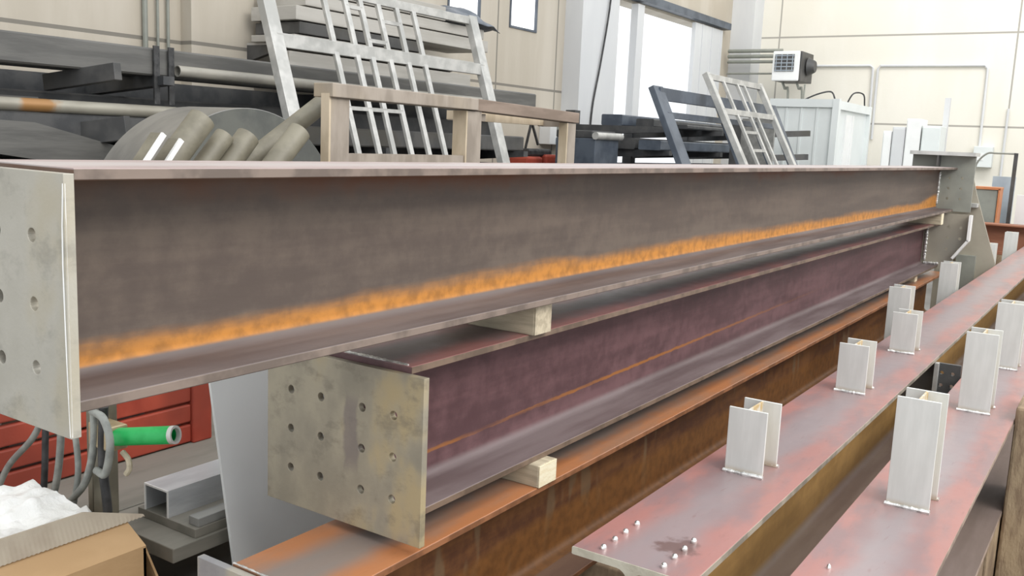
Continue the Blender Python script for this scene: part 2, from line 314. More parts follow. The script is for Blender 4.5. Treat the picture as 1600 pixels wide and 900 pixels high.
# ------------------------------------------------------------------ the hall
FL = -H
struct(MB().box(-7.3, 9, -3, 18.8, FL-.2, FL), 'floor', 'concrete')
WX0, WX1 = -7.3, -7.0; TOP = 5.5; WB = 1.43; WT = 3.5
wl = MB()
wl.box(WX0, WX1, -3, 9.0, FL, TOP)
wl.box(WX0, WX1, 9.0, 9.65, FL, WB).box(WX0, WX1, 9.0, 9.65, WT, TOP)
wl.box(WX0, WX1, 9.65, 10.3, FL, TOP)
wl.box(WX0, WX1, 10.3, 10.95, FL, WB).box(WX0, WX1, 10.3, 10.95, WT, TOP)
wl.box(WX0, WX1, 10.95, 13.1, FL, TOP)
wl.box(WX0, WX1, 13.1, 17.3, 2.2, TOP).box(WX0, WX1, 17.3, 18.8, FL, TOP)
o = struct(wl, 'wall_left', 'wallL')
def rezero(o):     # put the object's origin at world zero height/axes so the panel joints read in metres
    d = Vector(o.location); o.data.transform(Matrix.Translation(d)); o.location = (0, 0, 0)
rezero(o)
o = struct(MB().box(-7.3, 9, 18.5, 18.8, FL, TOP), 'wall_far', 'wallF'); rezero(o)
for k, (a, b) in enumerate(((9.0, 9.65), (10.3, 10.95))):
    fr = MB(); e = .028
    fr.box(-7.06, -6.985, a, a+e, WB, WT).box(-7.06, -6.985, b-e, b, WB, WT).box(-7.06, -6.985, a+e, b-e, WB, WB+e).box(-7.06, -6.985, a+e, b-e, WT-e, WT)
    w = struct(fr, 'window_%d' % (k+1), 'blue')
    MB().box(-7.03, -7.015, a+e, b-e, WB+e, WT-e).build('pane', 'frosted', w)
# pilasters and door surround
struct(MB().box(-7.0, -6.72, 11.7, 12.62, FL, TOP), 'trim_1', 'wallP')
struct(MB().box(-7.0, -6.86, 5.3, 5.98, FL, TOP), 'trim_2', 'wallL')
struct(MB().box(-7.0, -6.55, 18.0, 18.5, FL, TOP), 'trim_3', 'wallP')
struct(MB().box(-7.0, -6.9, 12.62, 13.12, FL, TOP), 'trim_4', 'wallP')
dr = MB().box(-7.02, -6.9, 13.75, 13.98, FL, 2.2)
struct(dr, 'door_1', 'wallP')
leaf = MB().box(-6.97, -6.9, 16.05, 17.35, FL+.02, 2.2)
for y in (16.35, 16.8, 17.25): leaf.box(-6.9, -6.885, y, y+.03, FL+.02, 2.2)
struct(leaf, 'door_2', 'wallP')
struct(MB().box(-6.98, -6.84, 13.2, 17.6, 2.24, 2.36), 'trim_5', 'blue')

# ------------------------------------------------------------------ the stacked beams
def weld_line(parent, p0, p1, r=.006): return bead(p0, p1, r).build('weld_bead', 'weld', parent, True)
PH = [-1.81, -1.70, -1.557, -1.453]
ub = thing('steel_beam', (-1.51, .833, -.46), 'topmost long steel beam of the stack with a wide orange rust band along its web', 'steel beam')
MB().prism(section(.30, .388, .011, .019, .027, -1.51, -.46), .833, 9.15).build('profile', 'upper', ub, True)
pl = holed_plate(rect(-1.90, -1.36, -.50, -.08), [(x, z) for x in PH for z in (-.182, -.293, -.398)], .0115, .815, .833).build('end_plate', 'plate2', ub, bevel=.001)
ge = MB()
prof = [(-.095, .002), (-.16, .007), (-.22, .0085), (-.29, .0075), (-.36, .006), (-.43, .004), (-.497, .0015)]
vs = []
for z, w in prof: vs += [(-1.3598-w, .8146, z), (-1.3596, .8185, z)]
ge.add([(x, y-.0006, z) for x, y, z in vs], [(2*i, 2*i+1, 2*i+3, 2*i+2) for i in range(len(prof)-1)]).build('ground_edge', 'bright', pl)
fe = holed_plate([(-1.74, -.46), (-1.22, -.46), (-1.22, .03), (-1.74, .03)], [(x, z) for x in (-1.60, -1.705, -1.42, -1.315) for z in (-.165, -.257, -.348)], .012, 9.15, 9.175).build('end_plate', 'greenish', ub)
MB().box(-1.745, -1.21, 9.02, 9.3, .03, .062).build('cap_plate', 'galv', ub)
MB().box(-1.516, -1.504, 9.02, 9.15, -.07, .03).build('stiffener', 'dark2', ub)
weld_line(ub, (-1.50, 9.14, -.40), (-1.50, 9.14, -.12), .012)

mb_ = thing('steel_beam', (-1.565, 1.725, -.955), 'middle steel beam of the stack with purple brown web and twelve holes in its square end plate', 'steel beam')
MB().prism(section(.30, .40, .011, .019, .027, -1.565, -.955), 1.725, 9.03).build('profile', 'middle', mb_, True)
holed_plate(rect(-1.90, -1.36, -1.0, -.572), [(x, z) for x in PH for z in (-.68, -.787, -.896)], .0115, 1.705, 1.725).build('end_plate', 'plate', mb_, bevel=.001)
weld_line(mb_, (-1.71, 1.729, -.553), (-1.43, 1.729, -.553), .004)
holed_plate([(-1.80, -.97), (-1.30, -.97), (-1.30, -.86), (-1.19, -.70), (-1.19, -.475), (-1.80, -.475)], [(x, z) for x in (-1.36, -1.262, -1.64, -1.74) for z in (-.593, -.69, -.788)], .013, 9.03, 9.05).build('end_plate', 'tan', mb_)
ef = MB(); ef.bar((-1.185, 8.99, -.475), (-1.185, 8.99, -.70), .09, .02, up=(1, 0, 0)); ef.bar((-1.185, 8.99, -.695), (-1.295, 8.99, -.86), .09, .02, up=(1, 0, 1)); ef.build('edge_flange', 'bright', mb_)  # lit right-facing edge: its brightness is put into the colour
weld_line(mb_, (-1.53, 9.02, -.90), (-1.53, 9.02, -.57), .012); weld_line(mb_, (-1.53, 9.02, -.925), (-1.41, 9.02, -.925), .012)

lb = thing('steel_beam', (-1.535, 1.405, -1.414), 'lowest steel beam of the stack, orange brown with rust', 'steel beam')
MB().prism(section(.30, .39, .011, .019, .027, -1.535, -1.414), 1.405, 9.3).build('profile', 'lowest', lb, True)
MB().box(-1.79, -1.28, 1.385, 1.405, -1.45, -1.03).build('end_plate', 'plate2', lb, bevel=.001)
weld_line(lb, (-1.685, 1.408, -1.024), (-1.385, 1.408, -1.024), .003)

# ------------------------------------------------------------------ right-hand beams with welded post stubs
def stub(parent, xc, y, z, h, w=.113, d=.132, tf=.008):
    o = thing_part('post_stub', parent, (xc, y, z))
    MB().box(xc-w/2, xc+w/2, y, y+tf, z, z+h).box(xc-w/2, xc+w/2, y+d-tf, y+d, z, z+h).build_into(o, 'stub')
    MB().box(xc-.003, xc+.003, y+tf, y+d-tf, z, z+h-.001).build('stub_web', 'stubrust', o)
    bead((xc-w/2-.003, y-.003, z+.003), (xc+w/2+.003, y-.003, z+.004), .007).build('weld_bead', 'weld', o, True)
    bead((xc-w/2-.003, y+d+.003, z+.003), (xc+w/2+.006, y+d-.001, z+.004), .007).build('weld_bead', 'weld', o, True)
    return o
def thing_part(name, parent, loc):
    me = bpy.data.meshes.new(name); o = bpy.data.objects.new(name, me); COL.objects.link(o); o.parent = parent
    p = Vector(parent['o']); o.location = Vector(loc)-p; o['o'] = tuple(loc); return o
def build_into(s, o, mat):
    o0 = Vector(o['o']); o.data.from_pydata([tuple(Vector(p)-o0) for p in s.v], [], s.f); o.data.materials.append(M[mat])
    bm = bmesh.new(); bm.from_mesh(o.data); bmesh.ops.recalc_face_normals(bm, faces=bm.faces); bm.to_mesh(o.data); bm.free()
    md = o.modifiers.new('bevel', 'BEVEL'); md.width = .0012; md.segments = 2
MB.build_into = build_into
r1 = thing('steel_beam', (-.85, 1.825, -1.32), 'pinkish primed steel beam with short grey stubs along its top and eight bright studs at its near end', 'steel beam')
MB().prism(section(.30, .39, .011, .019, .027, -.85, -1.32), 1.825, 14).build('profile', 'right', r1, True)
MB().prism(section(.2996, .3896, .0108, .0188, .027, -.85, -1.3198), 1.8225, 1.8248).build('sawn_end', 'cutface', r1)
for y in (2.56, 3.76, 4.72): stub(r1, -.855, y, -.93, .195)
for x, ys in ((-.934, (1.855, 1.912, 1.968, 2.03)), (-.781, (1.855, 1.913, 1.969, 2.024))):
    for y in ys:
        MB().sweep([(x, y, -.931), (x, y, -.926), (x, y, -.922), (x, y, -.919), (x, y, -.918)], [.0075, .0078, .0068, .0045, .0008], 12).build('stud', 'stud', r1, True)
holed_plate(rect(-.84, -.592, -1.31, -.955), [(x, z) for x in (-.672, -.625) for z in (-1.0, -1.06, -1.12, -1.18, -1.24)], .009, 4.75, 4.77).build('splice_plate', 'dark2', r1)
MB().box(-.702, -.685, 4.715, 4.75, -1.31, -.952).build('splice_edge', 'galv', r1)
r2 = thing('steel_beam', (-.44, 1.95, -1.39), 'rightmost pinkish primed steel beam carrying the tall grey stubs', 'steel beam')
MB().prism(section(.286, .39, .011, .019, .027, -.44, -1.39), 1.95, 14).build('profile', 'right2', r2, True)
for y in (2.795, 4.077, 5.06): stub(r2, -.445, y, -1.0, .325, .117)
for x in (-.518, -.36):
    MB().sweep([(x, 2.249, -1.001), (x, 2.249, -.996), (x, 2.249, -.991), (x, 2.249, -.988)], [.0062, .006, .004, .0008], 10).build('stud', 'stud', r2, True)
r0 = thing('steel_beam', (-1.13, 5.2, -1.36), 'low steel beam hidden behind the pinkish beam, only its pale stubs showing', 'steel beam')
MB().prism(section(.2, .2, .009, .015, .018, -1.13, -1.36), 5.2, 13).build('profile', 'lowest', r0, True)
for y in (5.72, 7.40, 9.5, 11.27): stub(r0, -1.08, y, -1.16, .415, .12)

# timber packers and bearers
def packer(x0, x1, y0, y1, z0, z1, label, group=None, end='cutend'):
    t = thing('timber_packer', ((x0+x1)/2, (y0+y1)/2, z0), label, 'timber block', group)
    MB().box(x0, x1-.004, y0, y1, z0, z1).build('block', 'timber', t, bevel=.003)
    MB().box(x1-.004, x1, y0+.001, y1-.001, z0+.001, z1-.001).build('cut_end', end, t, bevel=.001)
packer(-1.75, -1.395, 2.25, 2.34, -.555, -.46, 'near weathered timber block wedged between the top and middle beams', end='timber')
packer(-1.75, -1.36, 8.62, 8.72, -.555, -.46, 'far pale timber block between the top and middle beams near their far end')
packer(-1.78, -1.38, 2.29, 2.39, -1.024, -.955, 'bright sawn timber block between the middle and lowest beams')
packer(-1.78, -1.46, 8.3, 8.4, -1.024, -.955, 'recessed timber block under the far end of the middle beam')
for y in (2.7, 7.2):
    w = 'near' if y < 4 else 'far'
    tag(MB().box(-1.85, -1.25, y, y+.2, FL, -1.414).build('timber_bearer', 'oldwood', bevel=.006), '%s timber bearer on the floor under the stacked beams' % w, 'timber')
    tag(MB().box(-1.0, -.7, y, y+.2, FL, -1.32).build('timber_bearer', 'oldwood', bevel=.006), '%s timber bearer on the floor under the pinkish studded beam' % w, 'timber')
    tag(MB().box(-.6, -.30, y-.7, y+.9, FL, -1.39).build('timber_bearer', 'oldwood', bevel=.006), '%s timber bearer on the floor under the rightmost beam' % w, 'timber')  # run lengthwise to cover the lit floor below the beam
tag(MB().box(-.6, -.30, 3.72, 4.7, FL, -1.39).build('timber_bearer', 'oldwood', bevel=.006), 'timber bearer added to darken the floor gap beside the brown grained baulk', 'timber')  # added only to hide the bright floor left of the baulk
for y in (6.2, 11.0):
    tag(MB().box(-1.24, -1.03, y, y+.2, FL, -1.36).build('timber_bearer', 'oldwood', bevel=.006), '%s timber bearer under the low hidden beam' % ('near' if y < 8 else 'far'), 'timber')
tag(MB().box(-.295, .35, 4.05, 4.4, FL, -.94).build('timber_baulk', 'oldwood', bevel=.012), 'big brown grained timber baulk at the right of the rightmost beam', 'timber')

# far end gussets
gu = thing('tapered_column', (-1.25, 9.5, FL), 'tan tapered steel column standing behind the far end of the beams', 'steel column')
MB().prism([(-1.5, -.12), (-1.27, -.12), (-1.22, -.3), (-1.0, -.92), (-1.04, FL), (-1.5, FL)], 9.42, 9.45).build('gusset_plate', 'tan', gu)
MB().box(-1.5, -1.1, 9.45, 9.75, FL, FL+.02).build('base_plate', 'greenish', gu)
MB().box(-1.32, -1.16, 9.36, 9.42, FL, -.86).build('side_plate', 'greenish', gu)
MB().box(-1.5, -1.48, 9.45, 9.7, FL, -.12).build('flange', 'greenish', gu)
tag(MB().box(-1.30, -1.19, 9.30, 9.42, -.42, -.385).build('steel_lug', 'galv'), 'small bright steel lug at the far end beside the top beam', 'steel lug')
bb = tag(MB().prism([(y, z) for y, z in section(.3, .36, .011, .019, .02, 12.6, -1.1)], -1.62, 3.0, 'x').build('steel_beam', 'brownbeam', None, True), 'red brown steel beam lying crosswise at the far right', 'steel beam')
tag(MB().box(-1.4, -1.15, 12.45, 12.75, FL, -1.1).build('timber_bearer', 'oldwood'), 'timber block under the left end of the crosswise red brown beam', 'timber')
tag(MB().box(1.4, 1.65, 12.45, 12.75, FL, -1.1).build('timber_bearer', 'oldwood'), 'timber block under the right end of the crosswise red brown beam', 'timber')

# ------------------------------------------------------------------ left foreground: sheet, boards, channel, box, welding stand, red crate
sh = tag(MB().prism([(-2.205, -.735), (-2.195, -.735), (-2.0, FL), (-2.012, FL)], 1.75, 3.2).build('steel_sheet', 'sheet'), 'large pale grey sheet standing on edge behind the middle beam', 'steel sheet')
tag(MB().box(-2.53, -2.175, 1.6, 4.2, -1.245, -1.2).build('flat_board', 'dusty', bevel=.003), 'thick dusty grey board under the shiny channel', 'board')
ib = MB().box(-2.46, -2.185, 1.685, 4.1, -1.2, -1.172).build('flat_board', 'dusty', bevel=.002); tag(ib, 'thin dusty plate on top of the thick board', 'board')
tag(MB().box(-2.235, -2.19, 1.70, 4.1, -1.172, -1.145).build('flat_bar', 'grey', bevel=.002), 'narrow grey bar lying beside the shiny channel', 'steel bar')
cz = -1.172; t = .006
ch = MB().prism([(-2.43, cz), (-2.43, cz+.085), (-2.315, cz+.085), (-2.315, cz), (-2.315-t, cz), (-2.315-t, cz+.085-t), (-2.43+t, cz+.085-t), (-2.43+t, cz)], 1.69, 4.0)
cho = thing('steel_channel', (-2.37, 1.69, cz), 'shiny galvanised channel lying upside down on the dusty plate', 'steel channel')
ch.build('profile', 'zinc', cho)
MB().prism([(-2.43, cz), (-2.43, cz+.085), (-2.315, cz+.085), (-2.315, cz), (-2.315-t, cz), (-2.315-t, cz+.085-t), (-2.43+t, cz+.085-t), (-2.43+t, cz)], 1.687, 1.69).build('cut_end', 'bright', cho)  # thin bright cap paints the lit edge of the channel end
for k, (a, b) in enumerate(((-2.5, -2.21), (-2.49, -2.22))):
    tag(MB().box(a, b, 2.3+1.3*k, 2.5+1.3*k, FL, -1.245).build('timber_bearer', 'oldwood'), '%s timber trestle under the thick dusty board' % ('near' if k == 0 else 'far'), 'timber')
wp = tag(MB().box(-3.8, -2.62, 1.15, 2.98, -1.29, -1.24).build('steel_plate', 'dusty', bevel=.003), 'wide dusty plate the red crate stands on', 'steel plate')
for k in range(2):
    tag(MB().box(-3.6, -2.75, 1.3+1.3*k, 1.5+1.3*k, FL, -1.29).build('timber_bearer', 'oldwood'), '%s timber bearer under the wide dusty plate' % ('near' if k == 0 else 'far'), 'timber')
rc = thing('metal_crate', (-3.1, 1.9, -1.24), 'red painted slatted metal crate under the top beam', 'crate')
x = -3.0
for i in range(5):
    z0 = -1.235 + i*.082
    MB().box(x-.03, x, 1.3, 2.3, z0, z0+.071).build('slat', 'red', rc, bevel=.006)
MB().box(x-.03, x+.012, 2.3, 2.39, -1.24, -.80).build('corner_post', 'red', rc, bevel=.006)
MB().box(x-.03, x+.012, 1.2, 1.3, -1.24, -.84).build('corner_post', 'red', rc, bevel=.006)
MB().box(x-.55, x-.5, 1.2, 2.39, -1.24, -.86).build('back_panel', 'red', rc)
MB().box(x-.55, x, 2.37, 2.385, -1.235, -.86).build('side_panel', 'red', rc); MB().box(x-.5, x-.03, 1.21, 2.37, -1.235, -1.215).build('crate_floor', 'dark2', rc)

ws = thing('welding_stand', (-2.36, 1.5, FL), 'grey upright stand with a green taped tube sticking out of its clamp', 'welding stand')
MB().box(-2.40, -2.35, 1.50, 1.55, FL, -.78).build('post', 'greenpipe', ws, bevel=.004)
MB().box(-2.475, -2.45, 1.53, 1.56, FL, -.78).build('post', 'greenpipe', ws, bevel=.003)
MB().box(-2.49, -2.24, 1.47, 1.595, FL, FL+.015).build('foot', 'dark2', ws)
MB().box(-2.37, -2.27, 1.47, 1.53, -.90, -.83).build('clamp', 'brass', ws, bevel=.006)
tb = MB().pipe((-2.28, 1.495, -.862), (-2.105, 1.55, -.832), .025, .021).build('tube', 'green', ws, True)
MB().pipe((-2.105, 1.55, -.832), (-2.093, 1.554, -.83), .0255, .019).build('tube_mouth', 'galv', tb, True)
MB().sweep(curve([(-2.24, 1.49, -.895), (-2.215, 1.49, -.91), (-2.21, 1.49, -.935), (-2.225, 1.49, -.955)], 5), .008, 8).build('hook', 'timber', ws, True)
def hose(pts, r, label, mat='hose'):
    return tag(MB().sweep(curve(pts, 8), r, 10).build('cable', mat, None, True), label, 'cable')
hose([(-2.33, 1.46, -.79), (-2.27, 1.455, -.80), (-2.235, 1.45, -.86), (-2.26, 1.45, -.95), (-2.31, 1.455, -.955)], .011, 'grey hose looped round the clamp of the green tube')
hose([(-2.33, 1.465, -.775), (-2.345, 1.47, -.9), (-2.40, 1.475, -1.02), (-2.5, 1.47, -1.13), (-2.56, 1.47, -1.3), (-2.58, 1.47, FL+.012)], .011, 'grey hose hanging in a long curve in front of the stand')
hose([(-2.30, 1.475, -.775), (-2.31, 1.475, -.95), (-2.30, 1.48, -1.15), (-2.32, 1.47, FL+.014)], .013, 'black cable hanging straight down the stand', 'black')
hose([(-2.42, 1.475, -.76), (-2.45, 1.48, -.86), (-2.44, 1.48, -1.0), (-2.47, 1.47, -1.2), (-2.5, 1.47, FL+.012)], .009, 'thin grey cable left of the stand post')
hose([(-2.62, 1.5, -.72), (-2.635, 1.5, -.9), (-2.66, 1.5, -1.12), (-2.655, 1.47, -1.228)], .01, 'mottled black cable hanging left of the hoses', 'black')
hose([(-2.52, 1.48, -.80), (-2.56, 1.5, -.95), (-2.60, 1.5, -1.1), (-2.64, 1.47, -1.227)], .011, 'grey cable bowed beside the mottled black cable')
hose([(-2.6, 1.5, -.80), (-2.7, 1.5, -.95), (-2.84, 1.49, -1.08), (-2.9, 1.46, -1.226)], .01, 'grey cable slanting left across the red crate')

bx = thing('cardboard_box', (-2.33, 1.1, FL), 'open brown cardboard box full of white plastic at lower left', 'box')
zt = -1.115; bxR, bxL, yN, yF = -2.085, -2.62, .6, 1.45
sd = MB().box(bxR-.008, bxR, yN, yF, FL, zt); sd.build('side', 'card', bx)
MB().box(bxL, bxL+.008, yN, yF, FL, zt).build('side', 'card', bx)
MB().box(bxL, bxR, yF-.008, yF, FL, zt).build('side', 'card', bx); MB().box(bxL, bxR, yN, yN+.008, FL, zt).build('side', 'card', bx)
MB().box(bxL, bxR, yN, yF, FL, FL+.008).build('box_bottom', 'card', bx)
# right flap leans up over the opening, corrugated torn edge
n = 44; v = []; f = []
for i in range(n+1):
    y = yN+(yF-yN)*i/n
    for a in (0, 1): v.append((bxR - a*.10, y, zt + a*.055))
    v.append((bxR - .10, y, zt+.061)); v.append((bxR, y, zt+.006))
for i in range(n): 
    for a in range(4): f.append((4*i+a, 4*i+(a+1) % 4, 4*i+4+(a+1) % 4, 4*i+4+a))
f += [(0, 1, 2, 3), tuple(4*n+k for k in (3, 2, 1, 0))]
MB().add(v, f).build('flap', 'card', bx)
n = 150; v = []; f = []
for i in range(n+1):
    y = yN+(yF+.05-yN)*i/n; tp = max(.0, min(1, (yF+.05-y)/.16)); zz = (.0011 if i % 2 else -.0011)
    zb = zt+.052+zz; wv = .05*tp+.004
    v += [(bxR-.075, y, zb), (bxR-.078-wv*.5, y, zt+.052+wv), (bxR-.083-wv*.5, y, zt+.052+wv), (bxR-.081, y, zb)]
for i in range(n):
    for a in range(4): f.append((4*i+a, 4*i+(a+1) % 4, 4*i+4+(a+1) % 4, 4*i+4+a))
f += [(0, 1, 2, 3), tuple(4*n+k for k in (3, 2, 1, 0))]
MB().add(v, f).build('flap', 'card_shade', bx)
# far flap hanging outside
MB().prism([(yF, zt), (yF+.005, zt+.002), (yF+.07, zt-.17), (yF+.063, zt-.172)], bxL+.36, bxR-.01, 'x').build('flap', 'card', bx)
# plastic film heap
nx, ny = 34, 60; v = []; f = []
from mathutils import noise as mn
for j in range(ny+1):
    for i in range(nx+1):
        a, b = i/nx, j/ny; x = bxL+.015+(bxR-bxL-.13)*a; y = yN+.015+(yF-yN-.025)*b
        e = min(1, 6*min(a, 1-a))**.6*min(1, 8*b, 22*(1-b))**.6
        q = Vector((x*7, y*4, .3)); h = .04*mn.noise(q)+.035*abs(mn.noise(q*2.6))+.018*abs(mn.noise(q*6))
        v.append((x, y, zt-.06+e*(.10+.75*h+.04*b)))
for j in range(ny):
    for i in range(nx): k = j*(nx+1)+i; f.append((k, k+1, k+nx+2, k+nx+1))
fl = MB().add(v, f).build('plastic_film', 'film', None, True); tag(fl, 'crumpled white plastic film heaped in the cardboard box', 'plastic film')

# ------------------------------------------------------------------ behind the beams: tubes, coil, crate frame, galvanised frame
def leanpipe(p0, p1, r, label, group='tubes leaning behind the top beam', mat='greenpipe'):
    return tag(MB().pipe(p0, p1, r, r*.86).build('steel_tube', mat, None, True), label, 'tube', group)
def along(x, y1, z1, L, dy=.62, dz=.78, dx=0.):
    return (x-dx*L, y1-dy*L, z1-dz*L), (x, y1, z1)
rack_x = -2.95
def support(name, x0, x1, y0, y1, z1, label): tag(MB().box(x0, x1, y0, y1, FL, z1).build(name, 'oldwood'), label, 'timber')
for (x, y1, z1, r, lab) in ((-3.25, 2.56, .03, .056, 'thickest olive tube standing in front of the steel coil'), (-3.25, 2.675, -.035, .042, 'middle olive tube in front of the steel coil'), (-3.25, 2.80, -.035, .052, 'right olive tube in front of the steel coil')):
    leanpipe((x, {2.56: 1.50, 2.675: 1.64, 2.80: 1.785}[y1], -1.165), (x, y1, z1), r, lab)
leanpipe((-3.36, 1.32, -1.12), (-3.3, 3.39, .19), .045, 'long olive tube leaning up towards the wooden frame')
leanpipe((-3.09, 1.78, -1.17), (-3.09, 2.95, -.004), .05, 'shorter olive tube beside the long leaning tube')
for x, y0, y1, z1, lab in ((-3.11, 1.4, 2.27, -.035, 'left white edged flat bar in front of the steel coil'), (-3.105, 1.48, 2.345, -.055, 'right white edged flat bar in front of the steel coil')):
    t_ = thing('angle_bar', (x, y0, -1.19), lab, 'steel bar', 'white edged bars by the coil')
    MB().bar((x-.03, y0, -1.17), (x-.03, y1, z1), .08, .012, up=(0, .78, -.62)).build('web', 'greenpipe', t_)
    MB().bar((x+.015, y0-.008, -1.17), (x+.015, y1-.008, z1), .012, .02, up=(0, .78, -.62)).build('white_edge', 'bright', t_)
cx0, cx1, yc, zc, Rr = -5.0, -4.5, 3.89, -.667, .787
co = thing('steel_coil', ((cx0+cx1)/2, yc, zc-Rr), 'big grey coil of sheet steel standing on edge behind the tubes', 'steel coil')
n = 96; v = []; f = []
for x_, r_ in ((cx1, .25), (cx1, Rr-.004), (cx1-.004, Rr), (cx0+.004, Rr), (cx0, Rr-.004), (cx0, .25)):
    for k in range(n): a = 2*math.pi*k/n; v.append((x_, yc+r_*math.cos(a), zc+r_*math.sin(a)))
for i in range(6):
    for k in range(n): f.append((i*n+k, i*n+(k+1) % n, ((i+1) % 6)*n+(k+1) % n, ((i+1) % 6)*n+k))
MB().add(v[n*1:n*5], [q for q in [(i*n+k, i*n+(k+1) % n, (i+1)*n+(k+1) % n, (i+1)*n+k) for i in range(3) for k in range(n)]]).build('wound_sheet', 'coil', co, True)
fc = MB(); v2 = []; f2 = []
for x_, r_ in ((cx1+.002, .25), (cx1+.002, Rr-.0045)):
    for k in range(n): a = 2*math.pi*k/n; v2.append((x_, yc+r_*math.cos(a), zc+r_*math.sin(a)))
for x_, r_ in ((cx0-.002, Rr-.0045), (cx0-.002, .25)):
    for k in range(n): a = 2*math.pi*k/n; v2.append((x_, yc+r_*math.cos(a), zc+r_*math.sin(a)))
for i in (0, 2, 3):
    for k in range(n): f2.append((i*n+k, i*n+(k+1) % n, ((i+1) % 4)*n+(k+1) % n, ((i+1) % 4)*n+k))
fc.add(v2, f2).build('coil_face', 'coilface', co, True)
for y in (3.5, 4.12): support('timber_bearer', cx0-.1, cx1+.1, y, y+.16, zc-math.sqrt(Rr**2-.228**2)-.003, 'timber chock under the %s side of the steel coil' % ('left' if y < 3.8 else 'right'))

cr = thing('wooden_frame', (-3.05, 4.1, FL), 'weathered wooden crate frame of three posts and top rails behind the top beam', 'wooden frame')
CX = -3.05
for y0, y1, tx, zt_ in ((3.10, 3.22, .05, .17), (4.13, 4.26, .09, .145), (5.2, 5.3, .06, .12)):
    MB().box(CX-tx, CX, y0, y1, FL, zt_).build('post', 'crate', cr, bevel=.003)
    MB().box(CX-tx, CX, y0-.012, y0, FL, zt_).build('lit_face', 'crate_new', cr)  # thin pale cover: light on the post's near face put into colour
MB().bar((CX-.03, 3.22, -.125), (CX-.03, 4.11, -.125), .05, .06).build('lower_rail', 'crate', cr)
MB().bar((CX-.04, 3.09, .185), (CX-.04, 4.2, .18), .12, .062).build('top_rail', 'crate', cr, bevel=.004)
MB().bar((CX-.04, 4.19, .18), (CX-.04, 5.32, .155), .10, .065).build('top_rail', 'crate_dark', cr, bevel=.004)
MB().bar((CX-.25, 4.3, .125), (CX-.25, 5.32, .125), .05, .05).build('back_rail', 'crate_new', cr)
MB().bar((CX-.27, 5.3, .115), (CX-.03, 5.25, .115), .05, .04).build('cross_rail', 'crate', cr); MB().bar((CX-.27, 4.33, .115), (CX-.03, 4.31, .115), .05, .04).build('cross_rail', 'crate', cr)

def lean(y, z, n, off=0.): return (n[0]-n[1]*z+off, y, z)
def frame(name, label, pl_, legs, z0, z1, rails, bars, mat, leg=(.09, .06), barw=.045, shorts=()):
    t_ = thing(name, (pl_[0]-pl_[1]*z0, (legs[0]+legs[1])/2, z0), label, 'metal frame')
    for y in legs: MB().bar(lean(y, z0+.03, pl_), lean(y, z1, pl_), leg[0], leg[1], up=(1, 0, 0)).build('leg', mat, t_, bevel=.004)
    for z, w in rails: MB().bar(lean(legs[0], z, pl_), lean(legs[1], z, pl_), w if False else .05, w, up=(0, 0, 1)).build('rail', mat, t_, bevel=.003)
    for b in bars: MB().bar(lean(b[0], b[1], pl_, .0), lean(b[0], b[2], pl_, .0), barw, .03, up=(1, 0, 0)).build('bar', mat, t_, bevel=.003)
    for ya, yb, z in shorts: MB().bar(lean(ya, z, pl_), lean(yb, z, pl_), .03, .03).build('short_bar', mat, t_)
    return t_
frame('galvanised_frame', 'large galvanised barred frame leaning back against the steel rack', (-5.125, .335), (4.85, 7.44), FL, 1.14, ((.645, .10), (1.10, .07), (-.6, .07), (-1.4, .07)),
      [(y, -1.4, 1.1) for y in (5.46, 5.70, 5.88, 6.10, 6.335, 6.56)], 'galv', leg=(.12, .07), barw=.05, shorts=((5.46, 6.10, .19), (5.70, 5.88, 1.0), (6.1, 6.335, .93), (5.88, 6.1, .75)))
frame('galvanised_frame', 'smaller bright galvanised frame leaning by the white cabin', (-3.49, .53), (9.42, 11.05), FL, .77, ((.74, .06), (.39, .06), (-1.3, .06)),
      [(9.84, -1.3, .74), (10.25, -1.3, .74), (10.47, -1.3, .74)], 'galv', leg=(.09, .06), barw=.045, shorts=((9.84, 10.25, .19), (9.84, 10.25, 0.)))
frame('dark_frame', 'dark steel frame leaning between the racked stock and the small galvanised frame', (-3.72, .48), (8.42, 11.8), FL, .56, ((.5, .12), (.30, .06), (-1.3, .08)), [(9.9, -1.3, .5), (10.9, -1.3, .5)], 'blue', leg=(.22, .06), barw=.08)

# ------------------------------------------------------------------ left rack with its stock
def rack(label, x0, x1, ys, levels, top, dark_sheet=False):
    t_ = thing('cantilever_rack', ((x0+x1)/2, sum(ys)/len(ys), FL), label, 'rack')
    for y in ys:
        MB().box(x0, x0+.14, y-.07, y+.07, FL, top).build('upright', 'dark', t_)
        MB().box(x0, x1, y-.08, y+.08, FL, FL+.12).build('foot', 'dark', t_)
        for z in levels: MB().prism([(x0+.14, z-.14), (x0+.14, z), (x1, z), (x1, z-.06)], y-.045, y+.045).build('arm', 'dark', t_)
    if dark_sheet: MB().box(x0+.142, x0+.16, ys[0]-.2, ys[-1]+.2, FL+.12, top-.01).build('back_panel', 'dark', t_)  # dark sheet added so the shelf gaps look shaded
    return t_
lev = (-1.0, -.55, -.12, .34-.005)
rack('dark cantilever rack along the left wall', -6.85, -5.75, (1.9, 4.25, 6.6, 8.9), lev, .345, True)
def stock(x0, x1, y0, y1, z0, h, mat, label, cat='steel bar', name='steel_bar', grp='steel stock on the left rack', kind='box'):
    if kind == 'box':
        w = x1-x0; tt = .012
        mb = MB(); mb.add([], [])
        pts_o = rect(x0, x1, z0, z0+h)
        mb.box(x0, x1, y0, y1, z0, z0+h, .012)
    elif kind == 'h':
        mb = MB().prism(section(x1-x0, h, .01, .014, .012, (x0+x1)/2, z0), y0, y1)
    return tag(mb.build(name, mat, None, kind == 'h'), label, cat, grp)
L3 = lev[3]
stock(-6.02, -5.84, 1.6, 9.2, L3, .19, 'greydark', 'long deep grey beam on the rack top shelf under the wall')
